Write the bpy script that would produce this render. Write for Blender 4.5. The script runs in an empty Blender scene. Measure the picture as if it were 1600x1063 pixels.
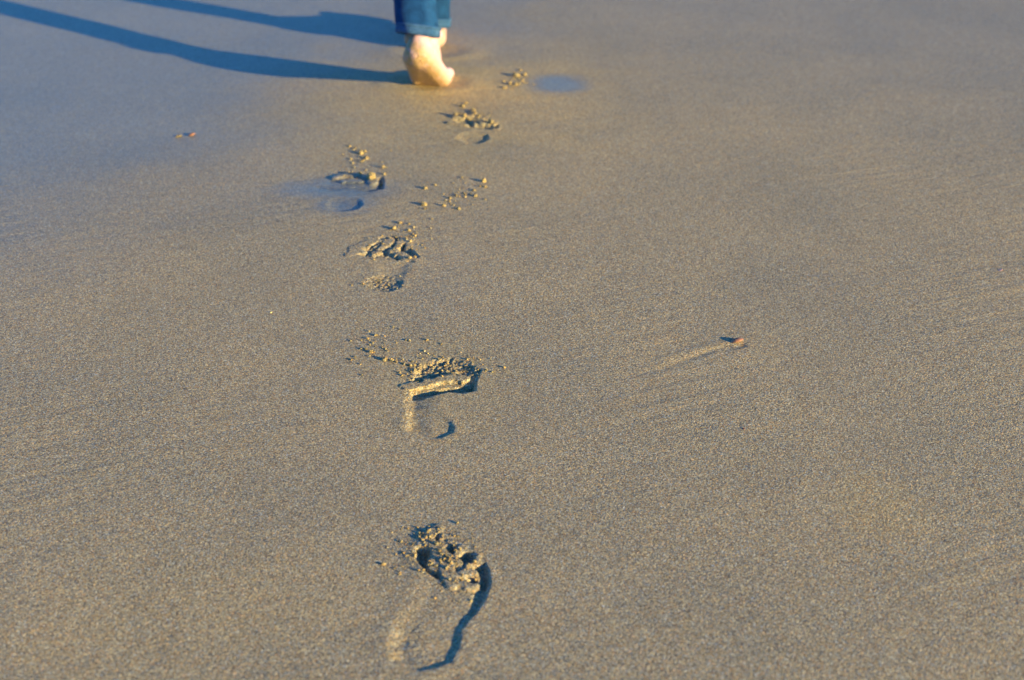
import bpy, bmesh, math, random
import numpy as np
from mathutils import Vector, Matrix, noise as mnoise

# ------------------------------------------------------------------ camera, sky, sun, exposure
C = bpy.context.scene
COL = C.collection
F, PITCH, H = 2222.0, math.radians(27.4), 0.94      # focal length in photo pixels, tilt down, lens height
cam = bpy.data.objects.new('camera', bpy.data.cameras.new('camera'))
COL.objects.link(cam); C.camera = cam
cam.location = (0, 0, H)
cam.rotation_euler = (math.pi/2 - PITCH, 0, 0)
cam.data.sensor_width = 36; cam.data.lens = F/1600*36
cam.data.clip_start = 0.02; cam.data.clip_end = 3000
cam.data.dof.use_dof = True
cam.data.dof.focus_distance = 1.93
cam.data.dof.aperture_fstop = 4.6

SUN_EL, SUN_AZ = math.radians(11.4), math.radians(-30)   # azimuth measured from +X
sd_ = Vector((math.cos(SUN_AZ)*math.cos(SUN_EL), math.sin(SUN_AZ)*math.cos(SUN_EL), math.sin(SUN_EL)))
L = bpy.data.lights.new('sun', 'SUN'); L.energy = 5.0; L.angle = math.radians(0.6); L.color = (1.0, 0.77, 0.37)
sun = bpy.data.objects.new('sun', L); COL.objects.link(sun); sun.location = (5, -3, 6)
sun.rotation_euler = sd_.to_track_quat('Z', 'Y').to_euler()
W = bpy.data.worlds.new('World'); C.world = W; W.use_nodes = True
nt = W.node_tree; bg = nt.nodes['Background']
sky = nt.nodes.new('ShaderNodeTexSky'); sky.sky_type = 'NISHITA'; sky.sun_disc = False
sky.sun_elevation = SUN_EL; sky.sun_rotation = math.pi/2 - SUN_AZ
sky.air_density = 1.0; sky.dust_density = 0.0; sky.ozone_density = 9.0
nt.links.new(sky.outputs[0], bg.inputs[0]); bg.inputs[1].default_value = 0.15
C.view_settings.view_transform = 'Standard'; C.view_settings.look = 'None'
C.view_settings.exposure = 1.25; C.view_settings.gamma = 1.0
C.render.engine = 'CYCLES'; C.cycles.max_bounces = 5

random.seed(7); RNG = np.random.default_rng(11)

# ------------------------------------------------------------------ survey: photo pixel -> point of the beach plane
def at(x, y, z=0.0):
    a = (x-800)/F; b = -(y-531.5)/F
    d = (a, math.cos(PITCH)+b*math.sin(PITCH), -math.sin(PITCH)+b*math.cos(PITCH))
    t = (H-z)/-d[2]
    return (d[0]*t, d[1]*t)
def pxm(y):                                        # photo pixels per metre on the ground at that row
    X, Y = at(800, y); return F/(Y*math.cos(PITCH)+H*math.sin(PITCH))

def tag(o, label=None, cat=None, group=None, kind=None):
    if label: o['label'] = label
    if cat: o['category'] = cat
    if group: o['group'] = group
    if kind: o['kind'] = kind
    return o
def empty(name, loc):
    o = bpy.data.objects.new(name, None); o.empty_display_size = 0.05
    o.location = loc; COL.objects.link(o); return o
def link(name, me, mat, parent=None, loc=None):
    o = bpy.data.objects.new(name, me)
    if mat: me.materials.clear(); me.materials.append(mat)
    COL.objects.link(o)
    if parent: o.parent = parent
    if loc is not None: o.location = loc
    return o

# ------------------------------------------------------------------ materials
def mat_new(name):
    m = bpy.data.materials.new(name); m.use_nodes = True
    return m, m.node_tree, m.node_tree.nodes['Principled BSDF']
def N(t, kind, **kw):
    n = t.nodes.new(kind)
    for k, v in kw.items(): setattr(n, k, v)
    return n
def ramp(t, fac, stops, interp='LINEAR'):
    r = N(t, 'ShaderNodeValToRGB'); r.color_ramp.interpolation = interp
    e = r.color_ramp.elements
    while len(e) < len(stops): e.new(0.5)
    for i, (p, c) in enumerate(stops): e[i].position = p; e[i].color = (*c, 1)
    t.links.new(fac, r.inputs[0]); return r.outputs[0]
def math_(t, op, a, b=None, c=None, clamp=False):
    n = N(t, 'ShaderNodeMath', operation=op); n.use_clamp = clamp
    for i, v in enumerate((a, b, c)):
        if v is None: continue
        if isinstance(v, (int, float)): n.inputs[i].default_value = v
        else: t.links.new(v, n.inputs[i])
    return n.outputs[0]
def noise(t, vec, scale, detail=2, rough=0.5):
    n = N(t, 'ShaderNodeTexNoise'); n.inputs['Scale'].default_value = scale
    n.inputs['Detail'].default_value = detail; n.inputs['Roughness'].default_value = rough
    t.links.new(vec, n.inputs['Vector']); return n.outputs[0]
def mix(t, fac, a, b, blend='MIX'):
    n = N(t, 'ShaderNodeMix', data_type='RGBA', blend_type=blend)
    for i, v in ((0, fac), (6, a), (7, b)):
        if isinstance(v, (int, float)): n.inputs[i].default_value = v
        elif isinstance(v, tuple): n.inputs[i].default_value = (*v, 1)
        else: t.links.new(v, n.inputs[i])
    return n.outputs[2]

def sand_material(name, loose=False):
    m, t, b = mat_new(name)
    pos = N(t, 'ShaderNodeNewGeometry').outputs['Position']
    # coloured grains
    vo = N(t, 'ShaderNodeTexVoronoi', feature='F1'); vo.inputs['Scale'].default_value = 800
    t.links.new(pos, vo.inputs['Vector'])
    sep = N(t, 'ShaderNodeSeparateColor'); t.links.new(vo.outputs['Color'], sep.inputs[0])
    grain = ramp(t, sep.outputs[0], [(0.0, (.090, .078, .054)), (0.25, (.22, .183, .112)), (0.5, (.325, .268, .150)),
                                     (0.75, (.43, .365, .207)), (0.93, (.56, .48, .28)), (1.0, (.74, .67, .47))])
    hue = ramp(t, sep.outputs[1], [(0.0, (.66, .84, 1.22)), (0.45, (.98, 1, .94)), (0.8, (1.16, 1.02, .70)), (1.0, (1.26, .86, .62))])
    col = mix(t, 1.0, grain, hue, 'MULTIPLY')
    big = ramp(t, noise(t, pos, 3.2, 3), [(0.3, (.88, .90, .93)), (0.7, (1.08, 1.05, 1.0))])
    col = mix(t, 1.0, col, big, 'MULTIPLY')
    if not loose:
        warm_tint = N(t, 'ShaderNodeAttribute', attribute_name='warm_tint').outputs['Fac']
        wet = N(t, 'ShaderNodeAttribute', attribute_name='wet').outputs['Fac']
        col = mix(t, warm_tint, col, mix(t, 1.0, col, (1.35, 1.22, .86), 'MULTIPLY'))  # golden glow and warm light tinted into the sand colour
        col = mix(t, wet, col, mix(t, 1.0, col, (.44, .56, .76), 'MULTIPLY'))  # damp darkening, with the blue sky sheen tinted into the colour
        t.links.new(math_(t, 'MULTIPLY_ADD', wet, -0.46, 0.72), b.inputs['Roughness'])
        t.links.new(math_(t, 'MULTIPLY_ADD', wet, 0.65, 0.35), b.inputs['Specular IOR Level'])
    else:
        col = mix(t, 1.0, col, (1.12, 1.03, .76), 'MULTIPLY')
        b.inputs['Roughness'].default_value = 0.85
        b.inputs['Specular IOR Level'].default_value = 0.2
    t.links.new(col, b.inputs['Base Color'])
    # relief: grains, clumps, wash lines
    g1 = noise(t, pos, 900, 2, .6)
    ms = N(t, 'ShaderNodeMapping'); ms.inputs['Rotation'].default_value = (0, 0, math.radians(-35)); t.links.new(pos, ms.inputs['Vector'])
    mz = N(t, 'ShaderNodeMapping'); mz.inputs['Scale'].default_value = (.62, 1.15, 1); t.links.new(ms.outputs[0], mz.inputs['Vector'])
    g2 = noise(t, mz.outputs[0], 430, 2, .55)
    hgt = math_(t, 'ADD', math_(t, 'MULTIPLY', g1, 0.00135), math_(t, 'MULTIPLY', g2, 0.0014))
    if not loose:
        m0 = N(t, 'ShaderNodeMapping'); m0.inputs['Rotation'].default_value = (0, 0, math.radians(-22)); t.links.new(pos, m0.inputs['Vector'])
        mp = N(t, 'ShaderNodeMapping'); mp.inputs['Scale'].default_value = (4.5, 42, 30); t.links.new(m0.outputs[0], mp.inputs['Vector'])
        st = noise(t, mp.outputs[0], 1.0, 3, .6)
        area = ramp(t, noise(t, pos, 1.7, 1), [(0.40, (.12,)*3), (0.62, (1,)*3)])
        sr = N(t, 'ShaderNodeSeparateColor'); t.links.new(area, sr.inputs[0])
        hgt = math_(t, 'ADD', hgt, math_(t, 'MULTIPLY', math_(t, 'MULTIPLY', st, 0.0042), sr.outputs[0]))
    bp = N(t, 'ShaderNodeBump'); bp.inputs['Strength'].default_value = 1.0; bp.inputs['Distance'].default_value = 1.0
    t.links.new(hgt, bp.inputs['Height']); t.links.new(bp.outputs[0], b.inputs['Normal'])
    return m
SAND = sand_material('beach_sand')
LOOSE = sand_material('loose_sand', True)

def plain(name, base, rough, var=0.25, scale=60, bump=0.0, bscale=300, sub=0.0, spec=0.4):
    m, t, b = mat_new(name)
    pos = N(t, 'ShaderNodeTexCoord').outputs['Object']
    lo = tuple(c*(1-var) for c in base); hi = tuple(min(1, c*(1+var)) for c in base)
    t.links.new(ramp(t, noise(t, pos, scale, 4, .6), [(0.3, lo), (0.7, hi)]), b.inputs['Base Color'])
    b.inputs['Roughness'].default_value = rough; b.inputs['Specular IOR Level'].default_value = spec
    if sub: b.inputs['Subsurface Weight'].default_value = sub; b.inputs['Subsurface Radius'].default_value = (.012, .004, .002)
    if bump:
        bp = N(t, 'ShaderNodeBump'); bp.inputs['Distance'].default_value = bump
        t.links.new(noise(t, pos, bscale, 3), bp.inputs['Height']); t.links.new(bp.outputs[0], b.inputs['Normal'])
    return m
def skin_material():
    m, t, b = mat_new('skin')
    pos = N(t, 'ShaderNodeTexCoord').outputs['Object']
    base = ramp(t, noise(t, pos, 45, 4, .6), [(0.3, (.62, .36, .32)), (0.7, (.76, .50, .47))])
    vo = noise(t, pos, 700, 2)
    sandc = ramp(t, vo, [(0.3, (.30, .18, .06)), (0.7, (.58, .37, .14))])
    sandy = N(t, 'ShaderNodeAttribute', attribute_name='sandy').outputs['Fac']
    k = math_(t, 'MULTIPLY', sandy, math_(t, 'MULTIPLY_ADD', noise(t, pos, 90, 4, .65), 3.0, -0.55, True), clamp=True)
    t.links.new(mix(t, k, base, sandc), b.inputs['Base Color'])
    b.inputs['Roughness'].default_value = 0.5
    b.inputs['Subsurface Weight'].default_value = 0.08
    b.inputs['Subsurface Radius'].default_value = (.010, .004, .002); b.inputs['Subsurface Scale'].default_value = 0.5
    bp = N(t, 'ShaderNodeBump'); bp.inputs['Distance'].default_value = 1.0
    clot = math_(t, 'MULTIPLY', math_(t, 'MULTIPLY', noise(t, pos, 150, 4, .65), sandy), 0.006)
    t.links.new(math_(t, 'ADD', clot, math_(t, 'MULTIPLY', vo, 0.0006)), bp.inputs['Height']); t.links.new(bp.outputs[0], b.inputs['Normal'])
    return m
SKIN = skin_material()
def denim_material(name, dark, light):
    m, t, b = mat_new(name)
    tc = N(t, 'ShaderNodeTexCoord'); pos = tc.outputs['Object']
    mp = N(t, 'ShaderNodeMapping'); mp.inputs['Rotation'].default_value = (0.2, 0.75, 0.5); t.links.new(pos, mp.inputs[0])
    w = N(t, 'ShaderNodeTexWave'); w.inputs['Scale'].default_value = 260; w.inputs['Distortion'].default_value = 2
    t.links.new(mp.outputs[0], w.inputs['Vector'])
    worn = noise(t, pos, 34, 5, .7)
    col = ramp(t, worn, [(0.30, dark), (0.72, light)])
    tw = ramp(t, w.outputs['Fac'], [(0, (.75,)*3), (1, (1.25,)*3)])
    t.links.new(mix(t, 1.0, col, tw, 'MULTIPLY'), b.inputs['Base Color'])
    b.inputs['Roughness'].default_value = 0.8; b.inputs['Specular IOR Level'].default_value = 0.2
    bp = N(t, 'ShaderNodeBump'); bp.inputs['Distance'].default_value = 0.0007
    t.links.new(w.outputs['Fac'], bp.inputs['Height']); t.links.new(bp.outputs[0], b.inputs['Normal'])
    return m
DENIM = denim_material('denim', (.003, .030, .085), (.011, .082, .215))
HEM = denim_material('worn_denim_hem', (.010, .062, .150), (.075, .17, .30))

# ------------------------------------------------------------------ the beach: one height field
def hash2(ix, iy, seed):
    n = (ix.astype(np.int64)*374761393 + iy.astype(np.int64)*668265263 + seed*974711) & 0x7fffffff
    n = ((n ^ (n >> 13))*1274126177) & 0x7fffffff
    n = n ^ (n >> 16)
    return (n & 0xffff)/65535.0
def vnoise(x, y, seed=0):
    ix = np.floor(x); iy = np.floor(y); fx = x-ix; fy = y-iy
    fx = fx*fx*(3-2*fx); fy = fy*fy*(3-2*fy)
    a = hash2(ix, iy, seed); b = hash2(ix+1, iy, seed); c = hash2(ix, iy+1, seed); d = hash2(ix+1, iy+1, seed)
    return (a*(1-fx)+b*fx)*(1-fy)+(c*(1-fx)+d*fx)*fy - 0.5
def fbm(x, y, seed=0, o=3):
    s = 0; a = 1
    for k in range(o):
        s = s + a*vnoise(x*2**k, y*2**k, seed+k*17); a *= 0.5
    return s
def lumps(x, y, cell, seed):                       # rounded crumbs
    u = x/cell; v = y/cell; ix = np.floor(u); iy = np.floor(v); best = np.zeros_like(u)
    for dx in (-1, 0, 1):
        for dy in (-1, 0, 1):
            cx = ix+dx; cy = iy+dy
            px = cx+hash2(cx, cy, seed); py = cy+hash2(cx, cy, seed+5); r = 0.35+0.45*hash2(cx, cy, seed+9)
            q = 1-((u-px)**2+(v-py)**2)/r**2
            best = np.maximum(best, np.sqrt(np.clip(q, 0, 1))*r)
    return best

def axis(lo, hi, step, reach, grow):
    core = [lo]
    while core[-1] < hi: core.append(core[-1]+step(core[-1]))
    out = []
    s = step(core[-1]); p = core[-1]
    while p < reach: s *= grow; p += s; out.append(p)
    pre = []; s = step(core[0]); p = core[0]
    while p > -reach: s *= grow; p -= s; pre.append(p)
    return np.array(pre[::-1]+core+out)
AX = axis(-0.40, 0.36, lambda v: 0.0015, 600, 1.04)
AY = axis(1.02, 3.36, lambda v: 0.0011*v, 600, 1.04)
GX, GY = np.meshgrid(AX, AY)                       # [iy, ix]
R0 = np.hypot(GX+0.05, GY-2)
near = np.clip(1.5-R0/4, 0, 1)
Z = near*(0.0016*fbm(GX*2.1+3, GY*2.1, 3, 2) + 0.0007*fbm(GX*9, GY*9, 8, 2)) + 0.15*np.clip((R0-15)/60, 0, 1)*fbm(GX/25, GY/25, 4, 2)
DY = np.zeros_like(Z); DX = np.zeros_like(Z)
WET_SHEEN = np.zeros_like(Z); WARM_TINT = np.zeros_like(Z)

def window(pts, pad):
    p = np.array(pts)
    ix = slice(*np.searchsorted(AX, [p[:, 0].min()-pad, p[:, 0].max()+pad]))
    iy = slice(*np.searchsorted(AY, [p[:, 1].min()-pad, p[:, 1].max()+pad]))
    return (iy, ix)
def poly_sd(x, y, pts):
    d = np.full(x.shape, 1e9); ins = np.zeros(x.shape, bool); n = len(pts)
    for i in range(n):
        ax, ay = pts[i]; bx, by = pts[(i+1) % n]; ex, ey = bx-ax, by-ay
        t = np.clip(((x-ax)*ex+(y-ay)*ey)/(ex*ex+ey*ey+1e-12), 0, 1)
        d = np.minimum(d, np.hypot(x-ax-t*ex, y-ay-t*ey))
        if ay != by:
            c = ((ay > y) != (by > y)) & (x < (bx-ax)*(y-ay)/(by-ay)+ax); ins ^= c
    return np.where(ins, -d, d)
def line_d(x, y, pts):
    d = np.full(x.shape, 1e9)
    for (ax, ay), (bx, by) in zip(pts[:-1], pts[1:]):
        ex, ey = bx-ax, by-ay
        t = np.clip(((x-ax)*ex+(y-ay)*ey)/(ex*ex+ey*ey+1e-12), 0, 1)
        d = np.minimum(d, np.hypot(x-ax-t*ex, y-ay-t*ey))
    return d
def ss(v): v = np.clip(v, 0, 1); return v*v*(3-2*v)
def press(pts, depth, w, rim=0.0, rw=0.012, jit=0.002, seed=1, wl=None, flip=False):
    k = window(pts, 0.06); x, y = GX[k], GY[k]
    sdv = poly_sd(x, y, pts)
    if wl:                                          # the sole tilts: shallow on the left, deepest along the right wall
        pr_ = x*.87-y*.5; ps = [a*.87-b*.5 for a, b in pts]
        tl = np.clip((pr_-min(ps))/(max(ps)-min(ps)), 0, 1); lo = max(.1, 1-wl/.045)
        depth = depth*(lo+(1-lo)*tl)
        wm = .012+.55*wl; w = np.maximum(w, wm-(wm-w)*ss(tl*1.5-.25))
    if flip:                                        # steep on the left, running out to the right
        pr_ = x; ps = [a for a, b in pts]
        depth = depth*ss(1-1.5*(pr_-min(ps))/(max(ps)-min(ps)))
    sdv = sdv + jit*fbm(x*140, y*140, seed, 2)
    Z[k] -= .88*depth*ss(-sdv/w)
    if rim: Z[k] += rim*np.exp(-(np.maximum(sdv, 0)/rw)**2)*(1-ss(-sdv/w))*(0.7+0.8*vnoise(x*60, y*60, seed+3))
def ridge(pts, r, hgt, seed=2, lump=0.35, lean=0.0):
    k = window(pts, 0.05); x, y = GX[k], GY[k]
    d = line_d(x, y, pts)*(1+0.5*fbm(x*110, y*110, seed, 2))
    q = np.clip(1-(d/r)**2, 0, 1)
    b = hgt*q**0.75
    b = b*(1-lump/2) + lump*hgt*1.6*lumps(x, y, 0.007, seed)*np.sqrt(q)
    Z[k] += b
    if lean: DY[k] -= lean*ss(q*1.3)
def crumble(pts, amp, cell, seed, w=0.008):
    k = window(pts, 0.03); x, y = GX[k], GY[k]
    mk = ss(-poly_sd(x, y, pts)/w)
    Z[k] += mk*amp*(lumps(x, y, cell, seed)*1.3 - 0.25 + 0.7*fbm(x/cell*.6, y/cell*.6, seed+2, 2))
def tint_patch(field, px, py, rx, ry, amt):
    cx, cy = at(px, py); ax = rx/pxm(py); ay = abs(at(px, py-ry)[1]-at(px, py+ry)[1])/2
    k = window([(cx-2.3*ax, cy-2.3*ay), (cx+2.3*ax, cy+2.3*ay)], 0); x, y = GX[k], GY[k]
    q = np.sqrt(((x-cx)/ax)**2+((y-cy)/ay)**2) + 0.6*fbm(x*11, y*16, 31, 3)
    field[k] = np.maximum(field[k], amt*ss((2.0-q)/1.7))

def cap_height(pts, top):                            # pushed-up sand stands little above the beach
    k = window(pts, .05); x, y = GX[k], GY[k]
    e = Z[k]-Z0[k]; Z[k] = np.where(e > 0, Z0[k]+top*np.tanh(e/top), Z[k])
Z0 = Z.copy()
def zm(ox, oy, s): return lambda pts: [at(ox+u/s, oy+v/s) for u, v in pts]
PRINTS = []                                         # (world outline, heel/forefoot dividing lines, label ...)

# -- nearest print
A = zm(540, 770, 3.627); B = zm(630, 815, 8.18)
out1 = A([(385, 330), (440, 270), (520, 215), (600, 275), (730, 335), (800, 390), (836, 500), (800, 600), (735, 700), (668, 780), (655, 890), (612, 965),
          (520, 1006), (425, 1022), (320, 1015), (235, 965), (215, 870), (250, 750), (330, 590), (385, 440)])
press(out1, 0.0026, 0.0095, 0.0006, 0.012, 0.0022, 1, 0.045)
press(A([(700, 600), (690, 420), (800, 395), (838, 500), (802, 600), (745, 690), (690, 740)]), 0.0045, 0.0065, 0, 0.008, 0.0015, 2, 0.03)
press(B([(140, 330), (250, 310), (390, 340), (390, 400), (330, 480), (335, 600), (480, 640), (515, 765), (420, 745), (230, 620), (150, 490)]), 0.013, 0.007, 0.0015, 0.012, 0.001, 3)
ridge(B([(290, 260), (350, 160), (440, 90)]), 0.008, 0.0045, 4)
ridge(B([(430, 330), (500, 450), (550, 620), (640, 790)]), 0.0085, 0.0075, 5)
for q, dp in (([(510, 340), (600, 300), (700, 330), (690, 400), (640, 450), (560, 410)], .010), ([(690, 450), (800, 370), (910, 400), (930, 490), (860, 570), (740, 540)], .011),
              ([(800, 600), (930, 560), (1050, 520), (1100, 620), (1120, 760), (1060, 870), (950, 860), (975, 700), (900, 625)], .008), ([(390, 190), (430, 140), (480, 160), (465, 275), (390, 265)], .008),
              ([(800, 720), (930, 695), (970, 780), (830, 790)], .008)):
    press(B(q), dp, 0.005, 0.001, 0.007, 0.0008, 7)
for q in ([(580, 530), (760, 520)], [(690, 700), (800, 650), (930, 655)], [(760, 800), (850, 840), (950, 830)]):
    ridge(B(q), 0.006, 0.0045, 9, 0.05)
ridge(B([(680, 390), (760, 340)]), 0.005, 0.005, 10)
ridge(B([(820, 560), (920, 530), (960, 450)]), 0.004, 0.004, 11)
crumble(A([(215, 880), (250, 750), (350, 620), (480, 650), (500, 800), (420, 960), (260, 965)]), 0.0009, 0.0050, 13, 0.03)
crumble(B([(110, 250), (300, 90), (480, 60), (700, 300), (960, 420), (860, 600), (640, 860), (480, 700), (330, 560), (120, 520)]), 0.0022, 0.0045, 12)
P1H = A([(120, 700), (735, 700), (735, 1100), (120, 1100)])
press(A([(205, 870), (250, 740), (330, 640), (470, 660), (600, 800), (600, 960), (520, 1004), (425, 1020), (310, 1012), (232, 965)]), 0.0030, 0.022, 0, 0.01, 0.003, 14, flip=True)
cap_height(out1, 0.0018)
PRINTS.append(dict(out=out1, heel=P1H))

# -- second print
A = zm(520, 500, 5.317)
out2 = A([(580, 570), (640, 430), (700, 370), (850, 325), (980, 300), (1090, 320), (1190, 370), (1250, 430), (1190, 560), (1100, 600), (990, 640), (960, 760), (1020, 880), (1015, 935),
          (900, 992), (740, 992), (640, 960), (560, 930), (565, 800), (575, 680)])
press(A([(585, 600), (1060, 560), (985, 660), (955, 780), (990, 900), (740, 985), (640, 955), (575, 930), (580, 800), (585, 690)]), 0.0050, 0.017, 0, 0.01, 0.005, 21, flip=True)
press(A([(575, 870), (595, 770), (750, 720), (900, 750), (1000, 840), (1022, 890), (1012, 940), (900, 992), (740, 992), (640, 962)]), 0.0022, 0.008, 0.0008, 0.008, 0.001, 23, 0.03)
press(A([(600, 560), (700, 380), (850, 330), (980, 310), (1180, 370), (1240, 440), (1190, 560), (1060, 570), (640, 610)]), 0.0045, 0.010, 0, 0.008, 0.002, 24)
press(A([(640, 590), (960, 540), (1070, 535), (1190, 505), (1195, 590), (1080, 612), (960, 600), (720, 655), (645, 650)]), 0.0085, 0.0055, 0, 0.006, 0.001, 24)
crumble(A([(600, 520), (640, 400), (850, 320), (980, 300), (1190, 360), (1250, 440), (1180, 520), (1060, 470), (800, 520)]), 0.0028, 0.0040, 25)
ridge(A([(628, 556), (700, 535), (850, 500), (1000, 470), (1070, 480)]), 0.0100, 0.0088, 26, 0.55, 0.004)
for q, dp in (([(800, 480), (850, 430), (910, 440), (900, 470)], .006), ([(920, 440), (960, 410), (1000, 440), (950, 460)], .006), ([(690, 500), (740, 480), (770, 500), (700, 520)], .006),
              ([(680, 380), (710, 370), (715, 410), (690, 410)], .006), ([(1180, 400), (1240, 410), (1230, 450), (1200, 440)], .006)):
    press(A(q), dp, 0.005, 0.001, 0.005, 0.0008, 28)
cap_height(out2, 0.0012)
PRINTS.append(dict(out=out2, heel=A([(500, 640), (1100, 620), (1150, 1050), (450, 1050)])))

# -- third print
A = zm(500, 320, 6.154)
out3 = A([(270, 470), (340, 395), (460, 330), (560, 300), (740, 290), (850, 340), (910, 440), (970, 510), (940, 590), (890, 640), (840, 720), (815, 800), (700, 845), (550, 850), (410, 825), (350, 765),
          (420, 700), (520, 650), (430, 540), (300, 515)])
press(A([(420, 500), (930, 540), (880, 640), (825, 720), (790, 790), (690, 835), (550, 842), (410, 820), (360, 765), (430, 700), (540, 650)]), 0.0022, 0.022, 0.0006, 0.01, 0.002, 41, 0.025)
press(A([(365, 765), (430, 705), (560, 665), (690, 675), (800, 730), (805, 790), (700, 838), (550, 846), (420, 822)]), 0.0022, 0.005, 0.0005, 0.006, 0.0012, 42, 0.02)
crumble(A([(360, 760), (440, 705), (560, 665), (690, 680), (790, 730), (780, 790), (690, 828), (550, 838), (420, 815)]), 0.0017, 0.0048, 43, 0.006)
press(A([(290, 470), (350, 400), (460, 335), (560, 305), (740, 300), (840, 345), (910, 450), (955, 520), (920, 570), (700, 535), (430, 510)]), 0.0050, 0.010, 0.0006, 0.008, 0.002, 44)
crumble(A([(280, 470), (460, 330), (560, 300), (740, 300), (840, 340), (910, 480), (920, 550), (700, 530), (430, 510)]), 0.0012, 0.0045, 44)
for q, dp in (([(470, 440), (560, 380), (610, 330), (600, 400), (520, 450)], .0065), ([(660, 420), (700, 350), (760, 325), (740, 390), (690, 430)], .0065), ([(745, 430), (790, 375), (830, 370), (820, 440)], .0065),
              ([(820, 450), (880, 430), (960, 500), (950, 580), (915, 500)], .0065), ([(590, 450), (650, 440), (660, 480), (620, 495)], .0065), ([(690, 510), (740, 485), (790, 530), (730, 550)], .008)):
    press(A(q), dp, 0.006, 0.001, 0.006, 0.0008, 45)
for q, r, hh in (([(350, 425), (440, 385), (530, 340)], .0125, .0066), ([(565, 415), (620, 385), (670, 350)], .012, .0066), ([(700, 440), (750, 390), (800, 340)], .0095, .0062), ([(835, 420), (862, 350)], .006, .006),
                 ([(285, 480), (340, 460), (400, 455)], .009, .006), ([(510, 470), (560, 455)], .008, .005), ([(710, 450), (790, 485), (850, 520), (905, 530)], .010, .0060)):
    ridge(A(q), r, hh, 46, 0.3)
cap_height(out3, 0.0009)
PRINTS.append(dict(out=out3, heel=A([(300, 600), (960, 600), (900, 900), (300, 900)])))

# -- fourth print
A = zm(460, 220, 8.5)
out4 = A([(90, 570), (400, 530), (560, 440), (800, 410), (1100, 430), (1210, 480), (1220, 650), (1100, 690), (980, 780), (940, 880), (850, 940), (650, 960), (480, 940), (370, 870), (430, 760), (300, 680)])
press(A([(90, 580), (400, 570), (700, 585), (1000, 600), (1100, 470), (1205, 490), (1205, 650), (1000, 690), (700, 650), (480, 680), (250, 650)]), 0.0045, 0.016, 0.0006, 0.012, 0.003, 61, 0.03)
press(A([(380, 850), (500, 760), (700, 735), (880, 770), (930, 850), (850, 920), (660, 945), (480, 930)]), 0.0036, 0.006, 0.0008, 0.010, 0.001, 62, 0.03)
press(A([(1105, 510), (1140, 470), (1185, 490), (1207, 560), (1195, 625), (1140, 655), (1090, 625), (1098, 560)]), 0.006, 0.009, 0.001, 0.01, 0.001, 64)
for q, r, hh in (([(540, 500), (640, 475), (730, 455)], .009, .007), ([(750, 470), (890, 455)], .008, .008), ([(640, 555), (760, 550), (880, 550)], .006, .006), ([(970, 480), (1030, 520), (1040, 560)], .011, .010)):
    ridge(A(q), r, hh, 65, 0.35)
press(A([(380, 850), (500, 760), (700, 735), (880, 770), (930, 850), (850, 920), (660, 945), (480, 930)]), 0.0024, 0.012, 0, 0.01, 0.001, 67, flip=True)
cap_height(out4, 0.0035)
PRINTS.append(dict(out=out4, heel=A([(200, 715), (1100, 715), (1000, 1050), (200, 1050)])))

# -- fifth print, just behind the walker
A = zm(690, 90, 6.667)
out5 = A([(70, 670), (140, 590), (300, 540), (420, 570), (560, 650), (600, 720), (540, 780), (500, 830), (500, 870), (420, 905), (300, 915), (150, 890), (110, 840), (200, 770), (100, 720)])
press(A([(100, 640), (300, 620), (560, 680), (595, 730), (520, 760), (300, 740), (150, 700)]), 0.0045, 0.014, 0.0008, 0.01, 0.002, 81)
press(A([(120, 840), (200, 790), (350, 770), (490, 800), (500, 860), (400, 900), (250, 905)]), 0.0036, 0.006, 0.0008, 0.012, 0.001, 82, 0.03)
for q, dp in (([(240, 650), (330, 660), (350, 710), (290, 710)], .010), ([(420, 640), (520, 650), (560, 680), (440, 660)], .008), ([(545, 690), (600, 700), (590, 745), (550, 740)], .010)):
    press(A(q), dp, 0.008, 0.001, 0.006, 0.0008, 84)
for q, r, hh in (([(140, 625), (280, 620)], .009, .011), ([(80, 685), (240, 700)], .008, .004), ([(340, 690), (420, 690)], .008, .006), ([(440, 690), (540, 700)], .009, .011), ([(320, 560), (330, 600)], .007, .007)):
    ridge(A(q), r, hh, 85, 0.5)
press(A([(120, 840), (200, 790), (350, 770), (490, 800), (500, 860), (400, 900), (250, 905)]), 0.0026, 0.012, 0, 0.01, 0.001, 87, flip=True)
cap_height(out5, 0.0035)
PRINTS.append(dict(out=out5, heel=A([(50, 765), (620, 765), (620, 1000), (50, 1000)])))

# drainage lines behind the two bigger shell bits, dents under the walker's feet
for pts, dp in (([(1138, 541), (1115, 547), (1075, 562), (1030, 577), (985, 588)], 0.0012), ([(1160, 540), (1140, 545), (1125, 550)], 0.0016)):
    w = [at(*q) for q in pts]; k = window(w, .03); d = line_d(GX[k], GY[k], w)
    fade = np.clip((GX[k]-w[-1][0])/(w[0][0]-w[-1][0]), 0.1, 1)**.6
    Z[k] -= dp*fade*np.exp(-(d/0.006)**2)
w = [at(*q) for q in ((1134, 537), (1105, 543), (1070, 551), (1035, 562))]; k = window(w, .03); d = line_d(GX[k], GY[k], w); Z[k] += 0.0006*np.exp(-(d/0.009)**2)
BALL = np.array(at(673, 130)); HEELR = np.array(at(674, 81))
for c in (BALL, HEELR):
    k = window([c], .2); d = np.hypot((GX[k]-c[0])/1.5, GY[k]-c[1]); Z[k] += -0.003*np.exp(-(d/.04)**2)+0.0025*np.exp(-((d-.065)/.02)**2)

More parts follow.
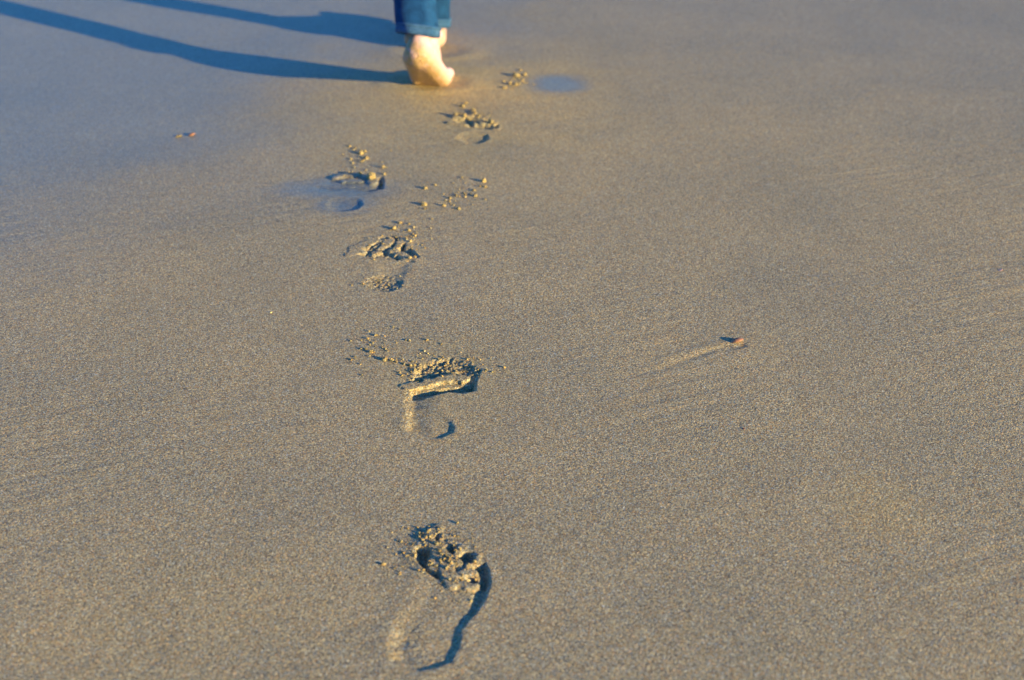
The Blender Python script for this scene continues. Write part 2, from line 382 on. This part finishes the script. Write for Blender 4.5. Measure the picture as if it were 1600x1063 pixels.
# wetter film with sky blue tinted in; golden glow painted as warmer sand
tint_patch(WARM_TINT, 705, 135, 110, 40, .8); tint_patch(WARM_TINT, 700, 150, 190, 70, .5)  # glow round the foot, painted as a warmer sand colour
tint_patch(WARM_TINT, 740, 190, 90, 40, 0.55)
tint_patch(WARM_TINT, 690, 600, 90, 60, 0.35); tint_patch(WARM_TINT, 1375, 795, 50, 38, .35); tint_patch(WARM_TINT, 300, 960, 200, 90, .22)  # warm light round the ledge painted in, then two warmer sand patches
tint_patch(WET_SHEEN, 872, 131, 36, 11, .85)
tint_patch(WET_SHEEN, 530, 294, 75, 15, 1.0)
tint_patch(WET_SHEEN, 540, 318, 40, 14, 0.9)
tint_patch(WET_SHEEN, 690, 430, 50, 50, 0.12)
film = ss((-(GX+0.30)*1.6+(GY-2.15)*0.9)/1.5 + 0.35*fbm(GX*3, GY*3, 51, 3)*near  )*0.62
film2 = 0.30*ss((GX*0.5+(GY-2.7)*0.8)/1.2)*np.clip(1-WARM_TINT*2, 0, 1)
WET_SHEEN = np.maximum(WET_SHEEN, np.maximum(film, film2)*(1-WARM_TINT))

ny, nx = Z.shape
V = np.stack([GX+DX, GY+DY, Z], -1).reshape(-1, 3)
idx = np.arange(ny*nx).reshape(ny, nx)
Q = np.stack([idx[:-1, :-1], idx[:-1, 1:], idx[1:, 1:], idx[1:, :-1]], -1).reshape(-1, 4)
fcx = (GX[:-1, :-1]+GX[1:, 1:])/2; fcy = (GY[:-1, :-1]+GY[1:, 1:])/2
owner = np.zeros(fcx.shape, np.int32)
for i, p in enumerate(PRINTS):
    x0, y0 = np.min(p['out'], 0)-.03; x1, y1 = np.max(p['out'], 0)+.03
    iy = slice(*np.searchsorted(AY, [y0, y1])); ix = slice(*np.searchsorted(AX, [x0, x1]))
    x, y = fcx[iy, ix], fcy[iy, ix]
    inside = poly_sd(x, y, p['out']) < 0.007
    heel = poly_sd(x, y, p['heel']) < 0
    owner[iy, ix] = np.where(inside, 1+2*i+heel, owner[iy, ix])
owner = owner.reshape(-1)
def patch(name, faces, mat, parent=None, origin=(0, 0, 0)):
    used, inv = np.unique(faces, return_inverse=True)
    me = bpy.data.meshes.new(name); n = len(used); f = len(faces)
    me.vertices.add(n); me.vertices.foreach_set('co', (V[used]-np.array(origin)).astype(np.float32).ravel())
    me.loops.add(f*4); me.loops.foreach_set('vertex_index', inv.astype(np.int32).ravel())
    me.polygons.add(f); me.polygons.foreach_set('loop_start', np.arange(0, f*4, 4, dtype=np.int32))
    me.polygons.foreach_set('use_smooth', np.ones(f, bool))
    for nm, fld in (('wet', WET_SHEEN), ('warm_tint', WARM_TINT)):
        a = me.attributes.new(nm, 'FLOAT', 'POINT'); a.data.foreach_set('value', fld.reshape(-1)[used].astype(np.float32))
    me.update(calc_edges=True)
    return link(name, me, mat, parent)
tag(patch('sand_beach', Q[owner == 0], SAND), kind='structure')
PL = ['deepest footprint with toe hollows, nearest the camera at the bottom of the photo',
      'crumbled footprint with a bright raised sand ledge across its middle, second from the camera',
      'footprint with fanned sand ridges between the toes and a bumpy heel, third from the camera',
      'shallow bluish wet footprint left of the trail, with a faint oval heel',
      'small faint footprint with a lumpy toe edge, closest behind the walking person']
for i, p in enumerate(PRINTS):
    c = np.mean(p['out'], 0); org = (c[0], c[1], 0)
    e = tag(empty('footprint', org), PL[i], 'footprint', 'footprints in a trail across the sand')
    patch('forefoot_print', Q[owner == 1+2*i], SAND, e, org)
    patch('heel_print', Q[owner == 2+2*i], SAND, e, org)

def ground_z(x, y):
    ix = min(max(np.searchsorted(AX, x), 1), nx-1); iy = min(max(np.searchsorted(AY, y), 1), ny-1)
    return float(Z[iy, ix])

# ------------------------------------------------------------------ clods and crumbs of sand
def clod_mesh(seed, bits):
    rg = random.Random(seed); bm = bmesh.new()
    for k in range(bits):
        s = 1.0 if k == 0 else rg.uniform(.45, .75)
        off = Vector((0, 0, 0)) if k == 0 else Vector((rg.uniform(-1, 1), rg.uniform(-.8, .8), rg.uniform(-.1, .5)))*.85
        r = bmesh.ops.create_icosphere(bm, subdivisions=3, radius=1)
        sh = Vector((rg.uniform(.8, 1.2), rg.uniform(.8, 1.2), rg.uniform(.7, .95)))
        for v in r['verts']:
            d = v.co.copy()
            n = 1+.40*mnoise.noise(d*1.6+Vector((seed*3.1+k, 0, 0)))+.26*mnoise.noise(d*4.3+Vector((0, seed*1.7, k)))+.12*mnoise.noise(d*10+Vector((seed, 0, 0)))
            v.co = Vector((d.x*sh.x, d.y*sh.y, d.z*sh.z))*n*s+off
    me = bpy.data.meshes.new('sand_clod'); bm.to_mesh(me); bm.free()
    for q in me.polygons: q.use_smooth = True
    me.materials.append(LOOSE); return me
CLODS = [clod_mesh(i+1, (1, 1, 2, 3, 2, 1)[i]) for i in range(6)]
def clod(px, py, rpx, label, group, var=None):
    x, y = at(px, py); r = rpx/pxm(py)*(.72 if py > 800 else .9)
    o = bpy.data.objects.new('sand_clod', CLODS[random.randrange(6) if var is None else var]); COL.objects.link(o)
    o.location = (x, y, ground_z(x, y)+r*.35); o.scale = (r, r*random.uniform(.85, 1.1), r*random.uniform(.85, 1.1))
    o.rotation_euler = (random.uniform(-.4, .4), random.uniform(-.4, .4), random.uniform(0, 6.28))
    tag(o, label, 'sand clod', group); return o
def crumbs(centres, n, spread, label, rlo=.0006, rhi=.0018):
    bm = bmesh.new(); rg = random.Random(len(centres)*31+n)
    for k in range(n):
        cx, cy, sx, sy = rg.choice(centres)
        px = cx+rg.gauss(0, sx); py = cy+rg.gauss(0, sy); x, y = at(px, py); r = rlo+(rhi-rlo)*rg.random()**2.5
        q = bmesh.ops.create_icosphere(bm, subdivisions=1, radius=r)
        a = (rg.uniform(.7, 1.3), rg.uniform(.7, 1.3), rg.uniform(.7, 1.1)); z = ground_z(x, y)+r*.3
        for v in q['verts']: v.co = Vector((v.co.x*a[0]+x, v.co.y*a[1]+y, v.co.z*a[2]+z))*1.0 + Vector((rg.uniform(-.45, .45)*r, rg.uniform(-.45, .45)*r, rg.uniform(-.3, .3)*r))
    me = bpy.data.meshes.new('sand_crumbs'); bm.to_mesh(me); bm.free()
    for q in me.polygons: q.use_smooth = True
    tag(link('sand_crumbs', me, LOOSE), label, 'sand crumbs', kind='stuff')

g = 'sand clods beside the walking foot'
lb = 'small pale sand clod in the cluster right of the bare foot'
clod(807, 119, 5.6, 'biggest pale sand clod of the cluster right of the bare foot', g, 1)
clod(820, 118, 3.6, 'upright oval sand clod at the right end of the cluster beside the bare foot', g, 0)
for q in ((797, 132, 3.4), (806, 133, 3.0), (811, 132, 2.6), (789, 138, 3.0), (813, 110, 2.0), (787, 128, 2.0), (801, 136, 2), (816, 127, 2.6)): clod(*q, lb, g)
g = 'sand clods on the toe edge of the fifth footprint'
lb = 'small sand clod piled on the toe edge of the footprint closest to the walker'
clod(723, 167, 4.2, 'round sand clod standing alone just above the lumpy footprint nearest the walker', g, 0)
clod(767, 194, 4.6, 'sand clod at the right end of the lumpy toe edge nearest the walker', g, 4)
for q in ((729, 162, 2.8), (713, 182, 4.6), (725, 184, 4.2), (739, 175, 3.6), (742, 180, 3.0), (749, 182, 3.0), (746, 191, 3.8), (758, 191, 3.6), (733, 186, 3.2), (750, 192, 3)): clod(*q, lb, g)
g = 'sand clods thrown ahead of the bluish footprint'
lb = 'small sand clod scattered just ahead of the bluish wet footprint'
clod(563, 240, 5.0, 'biggest pale sand clod ahead of the bluish wet footprint, touching a smaller one', g, 1)
clod(573, 248, 4.0, 'sand clod leaning against the biggest clod ahead of the bluish footprint', g, 4)
clod(599, 262, 3.4, 'single sand clod at the upper right of the bluish wet footprint', g, 0)
for q in ((570, 237, 3.0), (548, 249, 2.6), (551, 255, 2.4), (546, 229, 2.4), (555, 232, 1.8), (564, 253, 2.2), (600, 273, 2.6), (553, 262, 1.8), (572, 266, 1.8), (536, 241, 1.6), (550, 272, 2.6), (563, 274, 3), (594, 286, 3)): clod(*q, lb, g)
clod(580, 281, 7.5, 'large smooth sand clod on the toe edge of the bluish wet footprint', g, 5)
g = 'sand clods in the loose scatter right of the trail'
lb = 'tiny sand clod in the loose scatter right of the bluish footprint'
clod(756, 284, 4.2, 'sand clod with long shadow at the right end of the loose scatter', g, 0)
clod(664, 295, 3.6, 'sand clod at the upper left of the loose scatter right of the trail', g, 5)
clod(662, 321, 4.4, 'tall sand clod at the lower left end of the loose scatter', g, 4)
clod(694, 322, 3.2, 'sand clod between the two ends of the loose scatter, at its lower middle', g, 0)
for q in ((741, 298, 2.8), (743, 307, 3.0), (758, 293, 2.8), (722, 278, 2.0), (703, 310, 2.6), (713, 305, 1.8), (725, 303, 1.8), (702, 315, 1.8), (717, 327, 2.6), (727, 308, 1.8), (664, 327, 2.0), (735, 304, 1.8), (751, 292, 2), (709, 321, 1.6)): clod(*q, lb, g)
g = 'sand clods above the fanned footprint'
lb = 'tiny sand clod lying above the footprint with fanned ridges'
clod(616, 358, 4.0, 'leftmost rounded sand clod above the footprint with fanned ridges', g, 0)
clod(625, 349, 3.2, 'rounded sand clod lying highest above the footprint with fanned ridges', g, 1)
for q in ((639, 361, 2.8), (639, 350, 1.8), (649, 369, 2.2), (645, 366, 1.8), (636, 375, 2.2), (641, 379, 2.6), (673, 357, 1.6), (675, 343, 1.6), (597, 369, 1.6), (648, 402, 3.2), (640, 405, 3.0), (618, 371, 2), (609, 372, 1.8)): clod(*q, lb, g)
g = 'sand clods left above the crumbled footprint'
lb = 'tiny sand clod left above the footprint with the raised ledge'
clod(601, 563, 4.6, 'biggest sand clod left above the footprint with the raised ledge', g, 1)
clod(612, 564, 3.4, 'sand clod just right of the biggest one above the ledge footprint', g, 5)
clod(580, 551, 3.6, 'shiny pale sand clod upper left of the ledge footprint, left of the biggest clod', g, 0)
for q in ((587, 525, 2.8), (575, 530, 2.6), (564, 546, 2.0), (640, 533, 2.4), (663, 549, 2.2), (578, 540, 1.8), (548, 533, 1.6), (641, 572, 2.8), (601, 526, 1.4), (619, 566, 2.2), (584, 551, 2), (632, 570, 2), (656, 553, 1.5)): clod(*q, lb, g)
g = 'sand clods among the toes of the nearest footprint'
lb = 'small sand clod among the toe hollows of the nearest footprint'
clod(682, 852, 4.6, 'round yellow sand clod at the top of the big toe hollow, nearest footprint', g, 5)
clod(743, 905, 3.0, 'tiny glinting sand clod inside the little toe hollow of the nearest footprint', g, 0)
for q in ((674, 883, 4.2), (682, 886, 4.0), (690, 869, 4.2), (698, 890, 4.6), (703, 908, 3.8), (719, 861, 3.6), (741, 880, 3.6), (732, 884, 2.8), (665, 842, 3.4), (668, 834, 3.2), (713, 885, 2.8), (694, 877, 4), (686, 863, 3.4), (711, 911, 2.6), (679, 876, 2.6)): clod(*q, lb, g)

crumbs([(690, 862, 34, 22), (650, 868, 22, 20), (685, 838, 20, 10), (720, 885, 22, 20)], 230, 1, 'loose sand crumbs strewn round the toes of the nearest footprint', .0007, .0021)
crumbs([(690, 570, 36, 12), (720, 575, 22, 14), (640, 580, 10, 10), (600, 545, 26, 14)], 170, 1, 'loose sand crumbs strewn over the toe end of the footprint with the ledge', .0007, .0023)
crumbs([(600, 385, 30, 12), (645, 372, 14, 14), (595, 442, 16, 8)], 150, 1, 'loose sand crumbs strewn round the footprint with fanned ridges', .0007, .0019)
crumbs([(565, 262, 20, 16), (715, 305, 30, 16), (740, 180, 22, 10), (805, 125, 12, 8)], 140, 1, 'loose sand crumbs scattered round the two farthest footprints', .0009, .0026)

# ------------------------------------------------------------------ shell bits
SHELL = plain('brown_shell', (.30, .14, .07), .45, .35, 260, .0004, 900)
def shell(px, py, lpx, rot, tilt, label, name='shell_fragment', mat=SHELL, dome=.42):
    x, y = at(px, py); s = lpx/pxm(py)/2
    bm = bmesh.new(); n, mrows = 28, 9; rings = []
    for j in range(mrows):
        u = j/(mrows-1); ring = []
        for i in range(n):
            a = i/n*2*math.pi; rr = math.sin(u*math.pi/2)
            fan = 1+.05*math.cos(a*11)*rr + .12*math.cos(a+.4)
            ring.append(bm.verts.new((s*rr*fan*math.cos(a), .62*s*rr*fan*math.sin(a), s*dome*math.cos(u*math.pi/2)*(1+.04*math.cos(a*11)))))
        rings.append(ring)
    for j in range(mrows-1):
        for i in range(n): bm.faces.new((rings[j][i], rings[j+1][i], rings[j+1][(i+1) % n], rings[j][(i+1) % n]))
    bm.faces.new(rings[-1][::-1])
    bmesh.ops.remove_doubles(bm, verts=bm.verts, dist=s*.001); bmesh.ops.recalc_face_normals(bm, faces=bm.faces)
    me = bpy.data.meshes.new(name); bm.to_mesh(me); bm.free()
    for q in me.polygons: q.use_smooth = True
    o = link(name, me, mat, None, (x, y, ground_z(x, y)+s*.05)); o.rotation_euler = (tilt, -.25, rot)
    tag(o, label, 'shell'); return o
shell(1150, 535, 21, .1, -.25, 'orange brown shell fragment right of the trail with a drainage line behind it', dome=.45)
shell(299, 212, 12, .4, -.2, 'small orange shell fragment lying left of the trail near the long shadows', dome=.5)
shell(1562, 423, 9, .2, 0, 'flat reddish shell chip at the right edge of the photo', 'shell_chip', plain('red_shell', (.62, .36, .26), .5, .3, 300), .12)
shell(1162, 671, 5, 1.4, .1, 'tiny dark red shell chip below the orange brown fragment', 'shell_chip', plain('dark_shell', (.14, .05, .03), .5, .3, 300), .4)
shell(423, 489, 4, .3, .1, 'tiny glinting yellow shell chip left of the trail', 'shell_chip', plain('yellow_shell', (.85, .72, .25), .3, .2, 300), .6)
x0, y0 = at(279, 212)
smear = tag(clod(279, 213, 5, 'low smear of pale sand beside the small orange shell fragment', None, 1), cat='sand clod')
smear.scale.z *= .35; smear.location.z -= .002

# ------------------------------------------------------------------ the walker
def ico(bm, c, r, rot=None, sub=3):
    q = bmesh.ops.create_icosphere(bm, subdivisions=sub, radius=1)
    for v in q['verts']:
        p = Vector((v.co.x*r[0], v.co.y*r[1], v.co.z*r[2]))
        v.co = (rot @ p if rot else p)+Vector(c)
def cap(bm, a, b, ra, rb, flat=1.0, side=None, seg=20):
    a = Vector(a); b = Vector(b); d = (b-a); ln = d.length; d.normalize()
    sx = (side or Vector((1, 0, 0))).copy(); sx = (sx-d*sx.dot(d)).normalized(); sy = d.cross(sx)
    prof = []
    for k in range(6): t = k/5*math.pi/2; prof.append((-ra*math.cos(t), ra*math.sin(t)))
    for k in range(6): t = k/5*math.pi/2; prof.append((ln+rb*math.sin(t), rb*math.cos(t)))
    rings = []
    for z, r in prof:
        r = max(r, 1e-5)
        rings.append([bm.verts.new(a+d*z+sx*(r*math.cos(i/seg*6.28318))+sy*(r*flat*math.sin(i/seg*6.28318))) for i in range(seg)])
    for p, q in zip(rings[:-1], rings[1:]):
        for i in range(seg): bm.faces.new((p[i], p[(i+1) % seg], q[(i+1) % seg], q[i]))
    bm.faces.new(rings[0][::-1]); bm.faces.new(rings[-1])
def chain(bm, pts, flat=1.0, side=None):
    for (a, ra), (b, rb) in zip(pts[:-1], pts[1:]): cap(bm, a, b, ra, rb, flat, side)
def fuse(bm, voxel, it):
    bmesh.ops.recalc_face_normals(bm, faces=bm.faces)
    me = bpy.data.meshes.new('tmp'); bm.to_mesh(me); bm.free()
    o = bpy.data.objects.new('tmp', me); COL.objects.link(o)
    r = o.modifiers.new('r', 'REMESH'); r.mode = 'VOXEL'; r.voxel_size = voxel; r.use_smooth_shade = True
    s = o.modifiers.new('s', 'SMOOTH'); s.factor = .5; s.iterations = it
    dg = bpy.context.evaluated_depsgraph_get()
    out = bpy.data.meshes.new_from_object(o.evaluated_get(dg))
    bpy.data.objects.remove(o); bpy.data.meshes.remove(me)
    for q in out.polygons: q.use_smooth = True
    return out

def foot_frame(ball, yaw, pitch, med):              # local: x towards the big toe side, y ahead, z up; origin under the ball
    fwd = Vector((math.sin(yaw), math.cos(yaw), 0)); side = Vector((fwd.y, -fwd.x, 0))*med; up = Vector((0, 0, 1))
    f2 = fwd*math.cos(pitch)-up*math.sin(pitch); u2 = fwd*math.sin(pitch)+up*math.cos(pitch)
    o = Vector(ball)
    return (lambda x, y, z: o+side*x+f2*y+u2*z), (lambda x, y, z: o+side*x+fwd*y+up*z)
def foot(bm, R, T):
    chain(bm, [(R(0, -.150, .030), .030), (R(.004, -.09, .032), .028), (R(.020, -.008, .021), .0215)])
    chain(bm, [(R(-.004, -.145, .028), .027), (R(-.014, -.07, .022), .021), (R(-.026, -.014, .017), .0175)])
    for q in (-.9, -.45, 0, .45, .9): chain(bm, [(R(.012*q, -.145, .026), .024), (R(.018*q-.002, -.075, .024), .0225), (R(.027*q-.003, -.006, .018), .020)])
    chain(bm, [(R(0, -.118, .070), .031), (R(.004, -.075, .055), .027), (R(.004, -.02, .026), .023)])
    chain(bm, [(R(.0, -.155, .033), .030), (R(0, -.143, .075), .022), (R(0, -.130, .115), .024)])
    chain(bm, [(R(.024, 0, .020), .0215), (R(-.030, -.008, .017), .0175)])
    for m in (-1, 1): ico(bm, R(.030*m, -.120, .078+.006*m), (.012, .012, .013))
    for x, y0, y1, r in ((.027, .018, .056, .0135), (.005, .018, .056, .0092), (-.011, .012, .048, .0085), (-.023, .006, .038, .008), (-.033, -.002, .026, .0078)):
        chain(bm, [(T(x*.9, y0-.02, .016), r*1.05), (T(x, y0+(y1-y0)*.5, r*1.35), r*.95), (T(x*1.04, y1, r*.95), r)])
def knee(hip, ank, a, b, fwd=Vector((0, 1, 0))):
    d = ank-hip; L_ = min(d.length, a+b-.004); u = d.normalized(); t = (a*a-b*b+L_*L_)/(2*L_)
    hgt = math.sqrt(max(a*a-t*t, 0)); n = (fwd-u*fwd.dot(u)).normalized(); return hip+u*t+n*hgt

hx, hy = at(673, 135)
LB = Vector((hx, hy+.014, -.003))
RB = Vector((HEELR[0]+.012, HEELR[1]+.175, -.003))
Rl, Tl = foot_frame(LB, math.radians(9), math.radians(30), 1)      # trailing left foot, heel up
# leading right foot, heel just landed and toes still lifted: pivot about its heel
yaw_r = math.radians(-7); pr = math.radians(-10)
fw = Vector((math.sin(yaw_r), math.cos(yaw_r), 0))
heel_pt = Vector((HEELR[0], HEELR[1]+.03, -.002))
ball_r = heel_pt + fw*(.150*math.cos(pr)) + Vector((0, 0, -.150*math.sin(pr)))
Rr, Tr0 = foot_frame(ball_r, yaw_r, pr, -1)
anL = Rl(0, -.118, .072); anR = Rr(0, -.118, .072)
PEL = Vector((-.214, (LB.y+heel_pt.y)/2+.03, .80))
hipL = PEL+Vector((-.078, -.01, 0)); hipR = PEL+Vector((.078, .01, 0))
knL = knee(hipL, anL, .385, .375); knR = knee(hipR, anR, .385, .375)
person_base = Vector((PEL.x, PEL.y, 0))
axR = (knR-anR).normalized()
HEMS = ((Vector((anL.x-.009, anL.y-.010, anL.z+.013)), Vector((.13, .32, 1)).normalized()),
        (anR-axR*.016+Vector((.002, -.013, 0)), (axR+Vector((.06, 0, 0))).normalized()))

body = bmesh.new()
foot(body, Rl, Tl); foot(body, Rr, Rr)
for hp, kn, an, (hc, _) in ((hipL, knL, anL, HEMS[0]), (hipR, knR, anR, HEMS[1])):
    m1 = hc.lerp(kn, .6); m2 = hc.lerp(kn, .22); back = Vector((0, 0, 0))
    chain(body, [(hp, .066), (hp.lerp(kn, .5), .054), (kn, .042), (m1, .033), (m2, .027), (an, .029)])
chest = PEL+Vector((0, .015, .36)); neck = PEL+Vector((0, .02, .53)); head = PEL+Vector((0, .045, .665))
sdx = Vector((1, 0, 0))
cap(body, PEL+Vector((-.045, 0, 0)), PEL+Vector((.045, 0, 0)), .085, .085)
chain(body, [(PEL+Vector((0, 0, .03)), .108), (PEL+Vector((0, .01, .17)), .104), (chest, .130), (PEL+Vector((0, .01, .44)), .105)], .72, sdx)
shL = PEL+Vector((-.155, .01, .455)); shR = PEL+Vector((.155, .01, .455))
cap(body, shL, shR, .045, .045)
chain(body, [(PEL+Vector((0, .012, .46)), .06), (neck, .047), (head+Vector((0, -.012, -.06)), .046)])
ico(body, head+Vector((0, -.004, .03)), (.073, .090, .095)); ico(body, head+Vector((0, .028, -.045)), (.052, .058, .062))
cap(body, head+Vector((0, .086, .018)), head+Vector((0, .101, -.016)), .008, .0125)
for m in (-1, 1):
    ico(body, head+Vector((.074*m, -.002, -.002)), (.008, .018, .030))
    ico(body, head+Vector((.010*m, .096, -.018)), (.008, .008, .006))
    cap(body, head+Vector((.014*m, .086, .030)), head+Vector((.045*m, .072, .028)), .009, .007)
    ico(body, head+Vector((.038*m, .062, -.020)), (.022, .020, .018))
cap(body, head+Vector((-.017, .079, -.046)), head+Vector((.017, .079, -.046)), .0065, .0065)
cap(body, head+Vector((-.015, .078, -.058)), head+Vector((.015, .078, -.058)), .0075, .0075)
ico(body, head+Vector((0, .068, -.085)), (.024, .020, .018))
arms = []
for m, sw, sh in ((-1, .30, shL), (1, -.22, shR)):   # left arm swings ahead, right arm trails
    el = sh+Vector((.035*m, .27*math.sin(sw), -.27*math.cos(sw)))
    w2 = sw+.32; wr = el+Vector((.005*m, .225*math.sin(w2), -.225*math.cos(w2)))
    chain(body, [(sh, .046), (sh.lerp(el, .5), .040), (el, .033), (el.lerp(wr, .35), .034), (wr, .023)])
    dn = (wr-el).normalized(); fr = Vector((0, math.cos(w2), math.sin(w2))); inw = Vector((-m, 0, 0))
    pc = wr+dn*.045
    for q in (-1, 0, 1): cap(body, wr+fr*.012*q+dn*.01, wr+dn*.078+fr*.021*q, .015, .0125)
    for j, (off, ln, r) in enumerate(((.030, .066, .0082), (.0105, .074, .0085), (-.0095, .069, .0082), (-.029, .054, .0073))):
        b0 = wr+dn*.080+fr*off; j1 = b0+(dn+inw*.18+fr*off*1.5).normalized()*ln*.42
        j2 = j1+(dn+inw*.55).normalized()*ln*.32; j3 = j2+(dn*.8+inw*.85).normalized()*ln*.26
        chain(body, [(b0, r*1.1), (j1, r), (j2, r*.93), (j3, r*.82)])
    t0 = wr+dn*.022+fr*.020; t1 = t0+(dn*.75+fr*.75+inw*.25).normalized()*.034; t2 = t1+(dn+fr*.25+inw*.35).normalized()*.027
    t3 = t2+(dn+inw*.5).normalized()*.02
    chain(body, [(t0, .013), (t1, .0105), (t2, .0095), (t3, .008)])
    arms.append((sh, el, wr))
bme = fuse(body, .0036, 6)
# sand stuck to the soles
co = np.empty(len(bme.vertices)*3, np.float32); bme.vertices.foreach_get('co', co); co = co.reshape(-1, 3)
def sole(co, fr):
    o = np.array(fr(0, 0, 0)); u = np.array(fr(0, 0, 1))-o; d = np.array(fr(0, 1, 0))-o; sx_ = (co-o)@(np.array(fr(1, 0, 0))-o)
    rel = co-o; hz = rel@u; ly = rel@d; lat = np.linalg.norm(rel-np.outer(hz, u)-np.outer(ly, d), axis=1)
    return np.clip((0.072-hz-1.1*np.clip(sx_, -.02, 1))/.03, 0, 1)*(lat < .07)*(ly > -.22)*(ly < .1)
sandy = np.maximum(sole(co, Rl), sole(co, Rr)*.5)
a = bme.attributes.new('sandy', 'FLOAT', 'POINT'); a.data.foreach_set('value', sandy.astype(np.float32))
bme.transform(Matrix.Translation(-person_base))
person = link('person', bme, SKIN, None, person_base)
tag(person, 'barefoot person in rolled blue jeans walking away over the sand, trailing heel lifted', 'person')

def ring(c, ax, rx, ry, n, wob=0.0, seed=0, k=0):
    ax = ax.normalized(); sx = Vector((1, 0, 0)); sx = (sx-ax*sx.dot(ax)).normalized(); sy = ax.cross(sx)
    out = []
    for i in range(n):
        t = i/n*2*math.pi
        w = 1+wob*mnoise.noise(Vector((math.cos(t)*1.6, math.sin(t)*1.6, k+seed*7.3)))*2
        out.append(c+sx*(rx*w*math.cos(t))+sy*(ry*w*math.sin(t)))
    return out
def loft(bm, rings, close=False):
    vs = [[bm.verts.new(p) for p in r] for r in rings]; n = len(vs[0])
    for p, q in zip(vs[:-1], vs[1:]):
        for i in range(n): bm.faces.new((p[i], p[(i+1) % n], q[(i+1) % n], q[i]))
    if close: bm.faces.new(vs[-1])
    return vs
jm = bmesh.new(); hems = []
for s, (hp, kn, an) in enumerate(((hipL, knL, anL), (hipR, knR, anR))):
    ax = (kn-an).normalized()
    hemc, tilt = HEMS[s]
    rr = []; n = 56
    # inside of the hem, then the outside from the hem upwards
    for d, r in ((.014, .0400), (.004, .0425)): rr.append(ring(hemc+tilt*d, tilt, r, r*.93, n, .05, s, d*30))
    steps = 34
    for k in range(steps):
        u = k/(steps-1)
        if u < .5:
            c = hemc.lerp(kn, u*2); r = .0445+.0125*(u*2)**1.1; axx = tilt.lerp((kn-an).normalized(), min(1, u*2.6))
        else:
            c = kn.lerp(hp, (u-.5)*2); r = .058+.030*((u-.5)*2); axx = hp-kn
        crease = .03+.055*min(1, u*5)
        fold = .0018*math.sin(k*1.55+s)*(math.exp(-((u-.1)/.09)**2)+math.exp(-((u-.5)/.1)**2))
        rr.append(ring(c, axx, r+fold, r*(.86+.24*ss((u-.35)/.4))+fold, n, crease, s, k*.28))
    loft(jm, rr, True)
    hm = bmesh.new(); hr = []
    for d, e in ((-.001, -.0005), (-.0022, .0012), (0, .0032), (.004, .0042), (.0105, .0034), (.0130, .0022), (.0155, .0050), (.018, .0036), (.0195, .0006)):
        r = .0447+e; hr.append(ring(hemc+tilt*d, tilt, r, r*.94, n, .045, s, d*20))
    loft(hm, hr); hems.append(hm)
loft(jm, [ring(PEL+Vector((0, .003, dz)), Vector((0, 0, 1)), rx, ry, 64, .02, 5, dz*4) for dz, rx, ry in ((-.10, .05, .05), (-.075, .13, .095), (-.02, .172, .125), (.05, .165, .120), (.12, .142, .108), (.17, .132, .104))])
bmesh.ops.recalc_face_normals(jm, faces=jm.faces)
def fin(bm, name, mat, parent):
    me = bpy.data.meshes.new(name); bm.to_mesh(me); bm.free(); me.transform(Matrix.Translation(-person_base))
    for q in me.polygons: q.use_smooth = True
    return link(name, me, mat, parent)
jeans = fin(jm, 'jeans', DENIM, person)
for hm in hems: fin(hm, 'hem', HEM, jeans)
sm = bmesh.new()
chain(sm, [(PEL+Vector((0, .002, .05)), .186), (PEL+Vector((0, .006, .11)), .165), (PEL+Vector((0, .01, .19)), .138), (chest, .147), (PEL+Vector((0, .01, .43)), .120)], .76, sdx)
cap(sm, shL, shR, .058, .058)
for sh, el, wr in arms: chain(sm, [(sh, .058), (sh.lerp(el, .6), .054)])
sme = fuse(sm, .006, 6); sme.transform(Matrix.Translation(-person_base))
link('shirt', sme, plain('cotton', (.55, .56, .58), .85, .1, 30, .001, 500), person)
hb = bmesh.new()
ico(hb, head+Vector((0, -.016, .040)), (.082, .094, .098)); ico(hb, head+Vector((0, -.055, -.02)), (.070, .048, .085))
chain(hb, [(head+Vector((0, -.075, .0)), .05), (head+Vector((0, -.085, -.09)), .052), (head+Vector((0, -.078, -.17)), .03)], .7, sdx)
hme = fuse(hb, .005, 3); hme.transform(Matrix.Translation(-person_base))
link('hair', hme, plain('brown_hair', (.06, .035, .02), .5, .5, 120, .002, 260), person)
for m in (-1, 1):
    eb = bmesh.new(); ico(eb, head+Vector((.030*m, .073, .010)), (.012, .012, .009)); fin(eb, 'eye', plain('eye_white', (.75, .73, .7), .2, .05), person)
